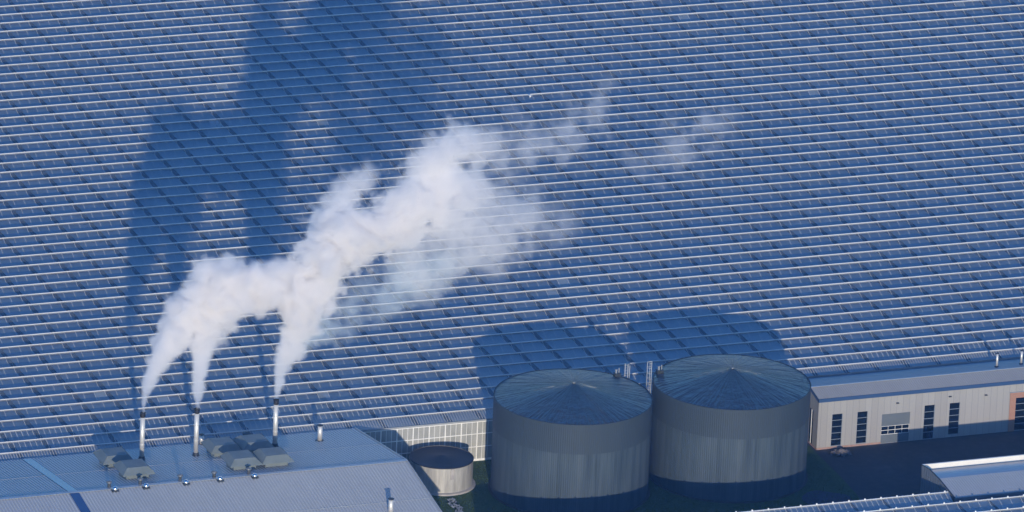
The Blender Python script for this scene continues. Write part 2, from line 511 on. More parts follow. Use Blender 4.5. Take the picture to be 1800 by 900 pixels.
# ------------------------------------------------------------------ corrugated sheet
def corr(bm, x0, x1, ya, za, yb, zb, pitch=.45, h=.07, thick=.0):
    """trapezoid ribs along X on the slope from (ya,za) to (yb,zb)"""
    L = math.hypot(yb - ya, zb - za)
    ny, nz = -(zb - za) / L, (yb - ya) / L
    if nz < 0: ny, nz = -ny, -nz
    prof = []
    n = int((x1 - x0) / pitch)
    for i in range(n):
        x = x0 + i * pitch
        prof += [(x, 0), (x + pitch * .55, 0), (x + pitch * .66, h), (x + pitch * .89, h)]
    prof.append((x1, 0))
    A = [bm.verts.new((x, ya + ny * d, za + nz * d)) for x, d in prof]
    Bv = [bm.verts.new((x, yb + ny * d, zb + nz * d)) for x, d in prof]
    for i in range(len(prof) - 1):
        bm.faces.new((A[i], A[i+1], Bv[i+1], Bv[i]))

# ------------------------------------------------------------------ boiler house (left)
BX0, BX1 = -120.0, -8.9
YRG, ZRG = -211.7, 10.0           # ridge
YRE, ZRE = -190.35, 6.80          # rear eave
YFE, ZFE = -233.0, 6.80           # front eave
def zrear(y): return ZRG - .15 * (y - YRG)
def zfront(y): return ZRG - .15 * (YRG - y)
bh = thing("boiler_house", "long metal building with a grey corrugated gable roof carrying the chimneys", "building", (-60, YRG, 0))
SX0, SX1 = -57.75, -56.45
bm = NB()
corr(bm, BX0, SX0, YRE, ZRE, YRG, ZRG); corr(bm, SX1, BX1, YRE, ZRE, YRG, ZRG)
rear = obj("roof_slope", bm, M_ROOF, bh)
bm = NB()
corr(bm, BX0, SX0, YFE, ZFE, YRG, ZRG); corr(bm, SX1, BX1, YFE, ZFE, YRG, ZRG)
front = obj("roof_slope", bm, M_ROOF, bh)
bm = NB()
beam(bm, (SX0/2+SX1/2, YRE, ZRE + .05), (SX0/2+SX1/2, YRG, ZRG + .05), SX1 - SX0, .06)
obj("roof_strip", bm, M_STRIP, rear)
bm = NB()
beam(bm, (SX0/2+SX1/2, YFE, ZFE + .05), (SX0/2+SX1/2, YRG - .02, ZRG + .047), SX1 - SX0, .06)
obj("roof_strip", bm, M_STRIP, front)
bm = NB()
beam(bm, (BX0, YRG - .17, ZRG + .07), (BX1 + .05, YRG - .17, ZRG + .07), .34, .03)
beam(bm, (BX0, YRG + .17, ZRG + .066), (BX1 + .05, YRG + .17, ZRG + .066), .34, .03)
obj("ridge_cap", bm, M_RIDGE, bh)
for par, yy, zz in ((front, -222.2, zfront(-222.2)), (rear, -201.0, zrear(-201.0))):
    bm = NB(); beam(bm, (SX1 + .05, yy, zz + .06), (BX1 - .05, yy, zz + .06), .05, .05); beam(bm, (BX0, yy, zz + .06), (SX0 - .05, yy, zz + .06), .05, .05)
    obj("lap_joint", bm, M_GUTTER, par)
bm = NB()
for (ya, za) in ((YRE, ZRE), (YFE, ZFE)):
    beam(bm, (BX1 + .06, ya, za + .05), (BX1 + .06, YRG, ZRG + .05), .1, .22)
obj("verge_trim", bm, M_RIDGE, bh)
bm = NB()
for x in (BX0 + .2, BX1 - .1):
    poly(bm, [(x, YFE + .2, 0), (x, YRE - .2, 0), (x, YRE - .2, ZRE - .12), (x, YRG, ZRG - .1), (x, YFE + .2, ZFE - .12)])
poly(bm, [(BX0 + .2, YFE + .2, 0), (BX1 - .1, YFE + .2, 0), (BX1 - .1, YFE + .2, ZFE - .12), (BX0 + .2, YFE + .2, ZFE - .12)])
poly(bm, [(BX0 + .2, YRE - .2, 0), (BX1 - .1, YRE - .2, 0), (BX1 - .1, YRE - .2, ZRE - .12), (BX0 + .2, YRE - .2, ZRE - .12)])
obj("wall", bm, M_CLAD, bh)

# hooded vents
def hood_vent(name, label, cx, cy):
    z0 = zrear(cy)
    t = thing(name, label, "roof vent", (cx, cy, z0), "hooded vents on the boiler house roof")
    b = 1.62; fz = zrear(cy - b)
    bm = NB(); box(bm, cx - b, cx + b, cy - b, cy + b, zrear(cy + b) - .3, fz + .72)
    obj("vent_base", bm, M_VENT, t)
    bm = NB()
    zl = fz + .72; o = 2.3; u = 1.5
    rings = []
    for r, z in ((1.75, zl - .02), (o, zl - .02), (o + .02, zl + .10), (u, zl + .86), (u - .03, zl + .90)):
        rings.append([bm.verts.new((cx + sx * r, cy + sy * r, z)) for sx, sy in ((-1,-1),(1,-1),(1,1),(-1,1))])
    for a, c in zip(rings, rings[1:]):
        for i in range(4): bm.faces.new((a[i], a[(i+1)%4], c[(i+1)%4], c[i]))
    bm.faces.new(rings[-1])
    hd = obj("hood", bm, M_VENT, t)
    for sx, sy in ((-1,-1),(1,-1),(1,1),(-1,1)):
        bm = NB()
        beam(bm, (cx + sx*o, cy + sy*o, zl + .12), (cx + sx*u, cy + sy*u, zl + .90), .07, .04)
        obj("hood_seam", bm, M_VENT, hd)
    return t
hv = hood_vent("roof_vent", "hooded roof vent at the front left, nearest the leftmost chimney and roof ridge", -46.54, -205.75)
def hv_at(x, y, lab): return dup(hv, (x, y, zrear(y)), lab)
hv_at(-46.87, -197.95, "leftmost hooded roof vent, close to the greenhouse edge behind the leftmost chimney")
hv_at(-31.25, -206.40, "front left hood of the four clustered vents near the third chimney")
hv_at(-26.63, -206.44, "front right hood of the four clustered vents, nearest the third chimney")
hv_at(-31.14, -197.77, "rear left hood of the four clustered vents, beside a short flue")
hv_at(-26.40, -197.79, "rear right hood of the four clustered vents, mostly shaded, beside the greenhouse")

# chimneys
def chimney(x, y, h, label):
    z0 = zrear(y)
    t = thing("chimney", label, "chimney", (x, y, z0), "smoking steel chimneys on the roof")
    bm = NB(); lathe(bm, (x, y), [(.55, z0 - .15), (.55, z0 + .10), (.44, z0 + .16), (.42, z0 + .5), (.34, z0 + .52)], 24); obj("flange", bm, M_DARKSTEEL, t)
    bm = NB(); lathe(bm, (x, y), [(.34, z0 + .5), (.34, z0 + h - .7)], 28)
    pipe = obj("flue_pipe", bm, M_STEEL, t, smooth=False)
    for f in pipe.data.polygons: f.use_smooth = len(f.vertices) == 4
    bm = NB()
    for q in (.33, .66):
        zz = z0 + h * q
        lathe(bm, (x, y), [(.342, zz - .05), (.365, zz - .04), (.365, zz + .04), (.342, zz + .05)], 28, cap=False)
    obj("pipe_joint", bm, M_STEEL, pipe)
    bm = NB(); lathe(bm, (x, y), [(.37, z0 + h - .66), (.38, z0 + h - .1), (.42, z0 + h - .08), (.42, z0 + h), (.31, z0 + h), (.31, z0 + h - .55)], 28)
    obj("chimney_cap", bm, M_BLACK, t)
    return t
c1 = chimney(-42.51, -196.91, 7.02, "tall steel chimney on the left, standing between the two left hood vents")
dup(c1, (-34.84, -197.54, zrear(-197.54)), "middle steel chimney, standing alone on open corrugated roof with a short flue behind")
dup(c1, (-22.93, -196.58, zrear(-196.58)), "tall steel chimney on the right, beside the four clustered vents, with bright white smoke")

def flue(x, y, z0, h, label, r=.26, name="flue_pipe", grp=None):
    t = thing(name, label, "flue", (x, y, z0), grp)
    bm = NB(); lathe(bm, (x, y), [(r * 1.9, z0 - .12), (r * 1.9, z0 + .07), (r * 1.25, z0 + .14)], 18); obj("flange", bm, M_DARKSTEEL, t)
    bm = NB(); lathe(bm, (x, y), [(r, z0 + .1), (r, z0 + h - .22)], 20); o = obj("pipe", bm, M_STEEL, t)
    for f in o.data.polygons: f.use_smooth = len(f.vertices) == 4
    bm = NB()
    for q in range(3):
        a = 2 * PI * q / 3
        beam(bm, (x + r*.9*math.cos(a), y + r*.9*math.sin(a), z0 + h - .25), (x + r*.9*math.cos(a), y + r*.9*math.sin(a), z0 + h - .08), .03, .03)
    lathe(bm, (x, y), [(r * 1.28, z0 + h - .1), (r * 1.3, z0 + h - .05), (r * .5, z0 + h + .02), (0, z0 + h + .04)], 20)
    obj("rain_cap", bm, M_DARKSTEEL, t)
    return t
FG_ = "short steel flues on the boiler house roof"
flue(-16.0, -195.73, zrear(-195.73), 2.45, "short steel flue near the right end of the corrugated roof", .34, grp=FG_)
flue(-31.91, -191.29, zrear(-191.29), 1.55, "small steel flue with dark cap just behind the middle chimney", .30, grp=FG_)
flue(-16.05, -225.49, zfront(-225.49), 2.45, "steel flue low on the sunlit front roof slope at the bottom edge", .34, grp=FG_)

# ridge ventilators
def dome(x):
    y = -212.35; z = zfront(y)
    t = thing("ridge_ventilator", "x", "ventilator", (x, y, z), "small domed ventilators along the roof ridge")
    bm = NB(); box(bm, x - .48, x + .48, y - .42, y + .42, z - .12, z + .14); obj("base_plate", bm, M_DARKSTEEL, t)
    bm = NB(); lathe(bm, (x, y), [(.36, z + .14), (.40, z + .24), (.39, z + .40), (.30, z + .56), (.16, z + .65), (0, z + .68)], 20)
    obj("dome", bm, M_CHROME, t, smooth=True)
    bm = NB(); yb = -211.1; zb = zrear(yb)
    xb = x - .45
    lathe(bm, (xb, yb), [(.24, zb - .1), (.24, zb + .75), (.42, zb + .78), (.42, zb + .90), (.16, zb + 1.02), (0, zb + 1.04)], 18)
    obj("exhaust_pipe", bm, M_GREYPIPE, t, smooth=True)
    return t
d0 = dome(-51.4)
d0["label"] = "leftmost of the five shiny domed ventilators along the roof ridge"
for x, lab in ((-46.95, "domed ridge ventilator in front of the front left hooded vent"),
               (-41.2, "middle one of the five domed ventilators on the ridge, in front of open roof"),
               (-36.3, "domed ridge ventilator just left of the four clustered vents"),
               (-31.3, "rightmost domed ridge ventilator, in front of the four clustered vents")):
    dup(d0, (x, -212.35, zfront(-212.35)), lab)
# small dark box behind the vents and a small bracket at the far left
t = thing("extract_box", "small dark metal box behind the four clustered vents by the greenhouse", "extractor", (-25.1, -190.9, zrear(-190.9)))
bm = NB(); box(bm, -25.6, -24.6, -191.3, -190.5, zrear(-190.5) - .1, zrear(-190.9) + .8); obj("housing", bm, M_DARKSTEEL, t)
bm = NB(); box(bm, -25.68, -24.52, -191.38, -190.42, zrear(-190.9) + .8, zrear(-190.9) + .88); obj("lid", bm, M_BLACK, t)
t = thing("pipe_bracket", "tiny pair of bright steel pipe stubs left of the front left hood", "pipe", (-49.3, -201.05, zrear(-201.05)))
for dx in (-.14, .16):
    bm = NB(); lathe(bm, (-49.3 + dx, -201.05), [(.06, zrear(-201.05) - .1), (.06, zrear(-201.05) + .42), (.09, zrear(-201.05) + .44), (.09, zrear(-201.05) + .5)], 10); obj("pipe_stub", bm, M_CHROME, t)

# ------------------------------------------------------------------ storage tanks
def ladder_bm(bm, x, y, z0, z1, dirx, diry, w=.5):
    """rails and rungs; (dirx,diry) points away from the tank"""
    px, py = -diry, dirx
    for s in (-1, 1):
        beam(bm, (x + px*s*w/2, y + py*s*w/2, z0), (x + px*s*w/2, y + py*s*w/2, z1), .07, .07)
    n = int((z1 - z0) / .4)
    for i in range(n + 1):
        z = z0 + .2 + i * .4
        if z < z1: beam(bm, (x - px*w/2, y - py*w/2, z), (x + px*w/2, y + py*w/2, z), .045, .045)
def cage_bm(bm, x, y, z0, z1, dirx, diry, r=.42):
    px, py = -diry, dirx
    z = z0; prev = None
    rows = []
    while z <= z1 + .01:
        ring = []
        for i in range(9):
            a = PI * i / 8
            ox, oy = px * r * math.cos(a) + dirx * r * 1.5 * math.sin(a), py * r * math.cos(a) + diry * r * 1.5 * math.sin(a)
            ring.append((x + ox, y + oy, z))
        for a, b in zip(ring, ring[1:]): beam(bm, a, b, .05, .05)
        rows.append(ring); z += .8
    for i in (1, 3, 4, 5, 7):
        beam(bm, rows[0][i], rows[-1][i], .045, .045)

def tank(cx, cy, r, label, seed, lad, hatch):
    t = thing("storage_tank", label, "tank", (cx, cy, 0), "big grey heat storage tanks")
    n = 128
    bm = NB(); lathe(bm, (cx, cy), [(r, 0), (r, 9.62)], n, cap=False)
    o = obj("tank_wall", bm, M_TANK_LO, t, smooth=True)
    bm = NB(); lathe(bm, (cx, cy), [(r + .045, 9.61), (r + .045, 13.97)], n, cap=False); lathe(bm, (cx, cy), [(r + .003, 9.6), (r + .045, 9.609)], n, cap=False)
    u = obj("upper_band", bm, M_TANK_UP, t)
    for f in u.data.polygons: f.use_smooth = abs(f.normal.z) < .3
    rm = tank_roof("tank_roof_membrane", seed)
    bm = NB()
    prof = [(r + .03, 13.95), (r * .92, 14.0 + .16)]
    for i in range(1, 13):
        q = 1 - i / 13
        prof.append((r * .92 * q, 14.16 + 1.95 * (1 - q)))
    prof.append((0, 16.12))
    lathe(bm, (cx, cy), prof, n, cap=False)
    o = obj("tank_roof", bm, rm, t, smooth=True)
    bm = NB(); lathe(bm, (cx, cy), [(r + .05, 13.96), (r + .06, 13.97), (r + .06, 14.01), (r - .04, 14.04)], n, cap=False)
    obj("rim", bm, M_TANK_UP, t)
    bm = NB(); lathe(bm, (cx, cy), [(.24, 16.0), (.24, 16.2), (.1, 16.26), (0, 16.27)], 16); obj("roof_cap", bm, M_GREYPIPE, o, smooth=True)
    bm = NB(); lathe(bm, (cx, cy), [(r + .3, .02), (r + .3, .16), (r + .02, .2)], n, cap=False); obj("plinth", bm, M_GROUND, t)
    lx, ly, l0, l1 = lad
    d = Vector((lx - cx, ly - cy)).normalized()
    bm = NB(); ladder_bm(bm, lx, ly, .3, l1, d.x, d.y)
    ld = obj("ladder", bm, M_STEEL_LADDER, t)
    bm = NB(); cage_bm(bm, lx, ly, l0, l1, d.x, d.y); obj("ladder_cage", bm, M_STEEL_LADDER, ld)
    # inspection hatch with a low rail inside the rim
    hx, hy = hatch
    bm = NB(); box(bm, hx - .45, hx + .45, hy - .35, hy + .35, 13.9, 14.55); box(bm, hx - .52, hx + .52, hy - .42, hy + .42, 14.551, 14.63)
    h = obj("roof_hatch", bm, M_DARKSTEEL, t)
    bm = NB(); lathe(bm, (hx - .15, hy), [(.14, 14.63), (.14, 15.05), (.2, 15.08), (.2, 15.18), (0, 15.24)], 12)
    lathe(bm, (hx + .3, hy + .1), [(.09, 14.63), (.09, 15.3), (0, 15.34)], 10)
    obj("vent_pipe", bm, M_PLASTIC, h)
    return t
M_STEEL_LADDER = Mt("galvanised_ladder", (.42, .44, .46), .5, .2).m
tank(18.6, -203.8, 11.12, "left big grey tank with dark coned roof, next to the small round tank", 0.0, (28.75, -198.05, 13.2, 15.9), (27.4, -198.0))
tank(42.6, -203.8, 11.18, "right big grey tank with dark coned roof, next to the beige building", 3.7, (32.05, -199.35, 11.5, 16.4), (33.75, -198.3))

# small tank
sx, sy, sr = 1.77, -197.14, 4.47
t = thing("water_tank", "small low round tank of weathered pale metal with a black cover", "tank", (sx, sy, 0))
bm = NB(); lathe(bm, (sx, sy), [(sr, .1), (sr, 3.98)], 72, cap=False); obj("tank_wall", bm, M_SMALLTANK, t, smooth=True)
bm = NB(); lathe(bm, (sx, sy), [(sr + .06, 3.9), (sr + .06, 4.02), (sr - .1, 4.03)], 72, cap=False); obj("rim", bm, M_BLACK, t)
bm = NB(); lathe(bm, (sx, sy), [(sr - .05, 3.96), (sr * .8, 3.86), (sr * .5, 3.88), (sr * .25, 4.02), (.3, 4.25), (0, 4.3)], 72, cap=False); obj("cover", bm, M_LINER, t, smooth=True)
bm = NB(); lathe(bm, (sx, sy), [(sr + .45, .01), (sr + .42, .22), (sr + .01, .3)], 72, cap=False); obj("plinth", bm, M_CONC, t)
bm = NB(); box(bm, sx - .25, sx + .28, sy - sr - .08, sy - sr + .12, 2.3, 3.85); obj("level_plate", bm, M_CONC, t)

# ------------------------------------------------------------------ beige office building (right)
OY = -198.16; OX0, OX1 = 58.6, 150.0
ob = thing("office_building", "long beige clad building with tall dark windows and a low grey roof", "building", (100, -192, 0))
ZW = 7.30
def shell(x0, x1, holes):
    """front wall as panels around rectangular holes (x0,x1,z0,z1)"""
    bm = NB()
    xs = sorted({x0, x1, *[h[0] for h in holes], *[h[1] for h in holes]})
    for a, b in zip(xs, xs[1:]):
        hs = [h for h in holes if h[0] <= a + 1e-6 and h[1] >= b - 1e-6]
        z = 0.0
        for h in sorted(hs, key=lambda q: q[2]):
            if h[2] > z: poly(bm, [(a, OY, z), (b, OY, z), (b, OY, h[2]), (a, OY, h[2])])
            z = h[3]
        poly(bm, [(a, OY, z), (b, OY, z), (b, OY, ZW), (a, OY, ZW)])
    for h in holes:
        for (pa, pb) in (((h[0], h[2]), (h[0], h[3])), ((h[0], h[3]), (h[1], h[3])), ((h[1], h[3]), (h[1], h[2])), ((h[1], h[2]), (h[0], h[2]))):
            poly(bm, [(pa[0], OY, pa[1]), (pb[0], OY, pb[1]), (pb[0], OY + .22, pb[1]), (pa[0], OY + .22, pa[1])])
    return bm
WIN = [(60.77, 62.42, .37, 5.25), (64.68, 66.33, .37, 5.25), (79.06, 80.73, .37, 5.25)]
DOORS = [(75.13, 76.80, .05, 5.26)]
GATE = (68.55, 72.95, .05, 4.52)
PORT = (89.45, 95.0, .05, 5.15)
PORTX = [(100.5, 102.15, .37, 5.25), (104.4, 106.05, .37, 5.25), (112, 113.65, .37, 5.25)]
bm = shell(OX0, OX1, WIN + DOORS + [GATE, PORT] + PORTX)
poly(bm, [(OX0, OY, 0), (OX0, OY, ZW), (OX0, -195.0, 8.4), (OX0, -187.0, 7.0), (OX0, -187.0, 0)])
poly(bm, [(OX1, OY, 0), (OX1, OY, ZW), (OX1, -195.0, 8.4), (OX1, -187.0, 7.0), (OX1, -187.0, 0)])
poly(bm, [(OX0, -187.0, 0), (OX1, -187.0, 0), (OX1, -187.0, 6.9), (OX0, -187.0, 6.9)])
obj("wall", bm, M_CLAD, ob)
bm = NB()
corr(bm, OX0 - .1, OX1, OY - .12, 7.85, -195.05, 8.47, .34, .05)
obj("roof_slope", bm, M_ROOF2, ob)
bm = NB()
poly(bm, [(OX0 - .1, -195.05, 8.47), (OX1, -195.05, 8.47), (OX1, -186.2, 6.45), (OX0 - .1, -186.2, 6.45)])
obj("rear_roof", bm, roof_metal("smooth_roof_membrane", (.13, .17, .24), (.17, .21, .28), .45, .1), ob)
bm = NB(); beam(bm, (OX0 - .1, -195.05, 8.53), (OX1, -195.05, 8.53), .3, .04); obj("ridge_cap", bm, M_RIDGE, ob)
bm = NB()
box(bm, OX0 - .12, OX1, OY - .18, OY - .01, ZW, 7.84)
poly(bm, [(OX0 - .12, OY - .18, ZW), (OX0 - .12, OY - .18, 7.84), (OX0 - .12, -195.05, 8.5), (OX0 - .12, -195.05, 7.95)])
obj("fascia", bm, M_FASCIA, ob)
bm = NB()
box(bm, OX0 - .05, GATE[0], OY - .05, OY - .004, 0, .30)
box(bm, OX0 - .06, OX0 - .003, OY - .05, -187, 0, .26)
obj("plinth", bm, M_PINKCONC, ob)
def window(h, n=5, name="window"):
    x0, x1, z0, z1 = h
    bm = NB()
    w = .06
    for a in (x0, x1 - w): box(bm, a, a + w, OY + .06, OY + .16, z0, z1)
    for q in range(n + 1):
        z = z0 + (z1 - z0) * q / n
        box(bm, x0 + w, x1 - w, OY + .07, OY + .155, max(z0, z - w/2), min(z1, z + w/2))
    f = obj(name, bm, M_FRAME, ob)
    bm = NB(); box(bm, x0 + w, x1 - w, OY + .17, OY + .19, z0, z1); obj("pane", bm, M_PANE, f)
    return f
for h in WIN + PORTX: window(h)
d = window(DOORS[0], 5, "door")
bm = NB()
for i in range(1, 6):
    x = DOORS[0][0] + (DOORS[0][1] - DOORS[0][0]) * i / 6
    box(bm, x - .02, x + .02, OY + .10, OY + .15, .05, 2.2)
obj("door_bar", bm, M_DARKSTEEL, d)
# overhead gate: solid upper panel, glazed band, half-open lower part
x0, x1, z0, z1 = GATE
bm = NB(); box(bm, x0, x1, OY + .10, OY + .16, 2.62, z1); box(bm, x0, x1, OY + .10, OY + .16, z0, 1.32)
gt = obj("overhead_door", bm, M_DOORPANEL, ob)
bm = NB(); box(bm, x0, x1, OY + .12, OY + .14, 1.322, 2.618); obj("pane", bm, M_PANE, gt)
bm = NB()
for i in range(5):
    x = x0 + .04 + (x1 - x0 - .08) * i / 4
    box(bm, x - .025, x + .025, OY + .105, OY + .165, 1.322, 2.618)
box(bm, x0, x1, OY + .095, OY + .168, 1.95, 2.01)
box(bm, x0, x1, OY + .095, OY + .168, 1.322, 1.38)
box(bm, x0, x1, OY + .093, OY + .17, 2.57, 2.617)
obj("door_frame", bm, M_WHITE, gt)
# brick portal
bm = NB()
x0, x1, z0, z1 = PORT
box(bm, x0 - .92, x0, OY - .12, OY + .1, 0, z1 + .85)
box(bm, x1, x1 + .92, OY - .12, OY + .1, 0, z1 + .85)
box(bm, x0, x1, OY - .12, OY + .1, z1, z1 + .85)
bs = obj("brick_surround", bm, M_BRICK, ob)
bm = NB(); box(bm, x0 - 1.0, x1 + 1.0, OY - .16, OY + .1, z1 + .851, z1 + .93); obj("coping", bm, M_FRAME, bs)
window(PORT, 5, "window")
for x, z in ((70.8, 6.06), (78.98, 6.3), (84.62, 6.0), (98.0, 6.1)):
    bm = NB()
    box(bm, x - .08, x + .08, OY - .10, OY - .002, z - .06, z + .12)
    box(bm, x - .20, x + .20, OY - .34, OY - .101, z + .02, z + .14)
    obj("wall_lamp", bm, M_DARKSTEEL, ob)
# left end window strip and post
bm = NB(); box(bm, OX0 - .04, OX0 - .003, -196.4, -195.2, .3, 5.4); w = obj("window", bm, M_PANE, ob)
bm = NB(); box(bm, OX0 - .09, OX0 - .041, -195.95, -195.8, .26, 5.4); obj("window_frame", bm, M_WHITE, w)
def zr2(y): return 8.47 - (8.47 - 6.45) * (y + 195.05) / 8.85
for x, y, lab in ((88.71, -192.45, "left of two thin steel flues on the beige building's rear roof"), (92.79, -191.97, "right of two thin steel flues, nearest the right picture edge")):
    flue(x, y, zr2(y), 2.2, lab, .17, grp="thin flues on the beige building")

# ------------------------------------------------------------------ metal shed (lower right)
ms = thing("metal_shed", "metal shed with a bright cream parapet along its back and blue grey roof", "shed", (90, -229, 0))
MX0, MX1 = 64.02, 140.0
side = [(-223.35, 6.75), (-226.19, 7.14), (-229.52, 7.03), (-235.36, 6.35)]
bm = NB()
v = [(MX0, -223.35, 0)] + [(MX0, y, z) for y, z in side] + [(MX0, -235.36, 0)]
# ribbed side wall
n = 30; L = 12.0
prev = None
for i in range(n * 2 + 1):
    y = -223.35 - 12.01 * i / (n * 2)
    off = .05 if (i // 2) % 2 else 0
    zt = [a for a in side]
    for (ya, za), (yb, zb) in zip(side, side[1:]):
        if yb - 1e-6 <= y <= ya + 1e-6: z = za + (zb - za) * (y - ya) / (yb - ya)
    cur = ((MX0 - off, y, 0), (MX0 - off, y, z))
    if prev: poly(bm, [prev[0], cur[0], cur[1], prev[1]])
    prev = cur
box(bm, MX0, MX1, -223.40, -223.36, 0, 5.9)
box(bm, MX0, MX1, -235.36, -235.30, 0, 6.2)
box(bm, MX1 - .05, MX1, -235.29, -223.42, 0, 6.2)
obj("wall", bm, M_SHEDSIDE, ms)
bm = NB()
for (ya, za), (yb, zb) in zip(side, side[1:]): beam(bm, (MX0 + .03, ya, za + .02), (MX0 + .03, yb, zb + .02), .16, .07)
obj("verge_trim", bm, M_DARKSTEEL, ms)
bm = NB()
box(bm, MX0 + .12, MX1, -223.55, -223.41, 5.85, 6.78)
box(bm, MX0 + .12, MX1, -223.62, -223.36, 6.781, 6.84)
obj("parapet", bm, M_CREAM, ms)
bm = NB()
YP, ZP = -223.56, 5.98
pts = []
for i in range(13):
    q = i / 12
    pts.append((YP + (-229.5 - YP) * q, ZP + (7.0 - ZP) * math.sin(q * PI / 2) ** 1.0))
for (ya, za), (yb, zb) in zip(pts, pts[1:]):
    poly(bm, [(MX0 + .12, ya, za), (MX1, ya, za), (MX1, yb, zb), (MX0 + .12, yb, zb)])
obj("rear_roof", bm, Mt("smooth_shed_sheet", (.30, .33, .38), .35, .2).m, ms, smooth=True)
bm = NB(); corr(bm, MX0 + .1, MX1, -235.4, 6.32, -229.5, 7.0, .38, .045); obj("roof_slope", bm, M_SHEDROOF, ms)
bm = NB(); box(bm, MX0 - .05, MX1, -235.5, -235.40, 5.95, 6.33); obj("fascia", bm, M_SHEDSIDE, ms)
bm = NB(); box(bm, MX0 - .07, MX0 - .052, -226.6, -225.4, .05, 2.2); obj("door", bm, M_DARKSTEEL, ms)

# ------------------------------------------------------------------ small things on the ground
bm = NB()
rr = random.Random(11)
for i in range(60):
    a = rr.uniform(0, 2*PI); q = rr.random() ** .7
    x, y = 61.4 + 1.5 * q * math.cos(a), -200.6 + 1.1 * q * math.sin(a)
    s = rr.uniform(.12, .34); z = max(0.0, .5 * (1 - q))
    m4 = Matrix.Translation((x, y, z + s * .3)) @ Matrix.Rotation(rr.uniform(0, PI), 4, Vector((rr.random(), rr.random(), rr.random() + .1)).normalized())
    bmesh.ops.create_icosphere(bm, subdivisions=1, radius=s, matrix=m4)
tag(obj("rubble_heap", bm, M_RUBBLE), "low heap of rubble on the yard by the beige building's left corner", "rubble")
rr = random.Random(21)
t = thing("plastic_sheeting", "crumpled white plastic sheets on dark ground below the small round tank", "plastic sheeting", (.7, -206.2, 0))
bm = NB()
N = 26
gv = {}
for i in range(N + 1):
    for j in range(8):
        y = -203.4 - 6.0 * i / N; x = .75 + (j - 3.5) * .16 + .25 * math.sin(i * .5)
        gv[i, j] = bm.verts.new((x + rr.uniform(-.1, .1), y + rr.uniform(-.1, .1), .06 + rr.uniform(0, .28)))
for i in range(N):
    for j in range(7):
        if rr.random() < .72: bm.faces.new((gv[i, j], gv[i+1, j], gv[i+1, j+1], gv[i, j+1]))
bmesh.ops.delete(bm, geom=[v for v in bm.verts if not v.link_faces], context='VERTS')
obj("sheet", bm, M_PLASTIC, t)

# a gull in the air above the glass
t = thing("gull", "small white gull over the glass roofs, upper middle right of the smoke", "bird", (65.0, -62.0, 7.2))
bm = NB()
for r, off, sc in ((.17, (0, 0, .28), (1.0, 2.1, 1.0)), (.11, (0, -.34, .42), (1, 1.1, 1)),):
    bmesh.ops.create_icosphere(bm, subdivisions=2, radius=r, matrix=Matrix.Translation((65.0 + off[0], -62.0 + off[1], 7.2 + off[2])) @ Matrix.Diagonal((*sc, 1)))
for s in (-1, 1):
    beam(bm, (65.0 + .06 * s, -62.0, 7.13), (65.0 + .05 * s, -62.0, 7.36), .025, .025)
    v = [bm.verts.new(q) for q in ((65 + .12*s, -62.15, 7.50), (65 + .17*s, -61.9, 7.55), (65 + .12*s, -61.45, 7.50), (65 + .03*s, -61.75, 7.62))]
    bm.faces.new(v)
poly(bm, [(64.93, -61.7, 7.48), (65.07, -61.7, 7.48), (65.1, -61.35, 7.46), (64.9, -61.35, 7.46)])
obj("body", bm, M_WHITE, t)

# ------------------------------------------------------------------ smoke
def smoke_mat(name, color):
  m_ = bpy.data.materials.new(name)
  m_.use_nodes = True
  mt = m_.node_tree
  for n_ in list(mt.nodes):
      if n_.type == 'BSDF_PRINCIPLED': mt.nodes.remove(n_)
  pv = mt.nodes.new("ShaderNodeVolumePrincipled")
  pv.inputs["Color"].default_value = (*color, 1)
  pv.inputs["Density"].default_value = 1.0
  pv.inputs["Anisotropy"].default_value = 0.0
  mt.links.new(pv.outputs[0], mt.nodes["Material Output"].inputs["Volume"])
  return m_
M_SMOKE = smoke_mat("steam", (.988, .974, .973))
M_BLUESMOKE = smoke_mat("bluish_steam", (.90, .965, .995))

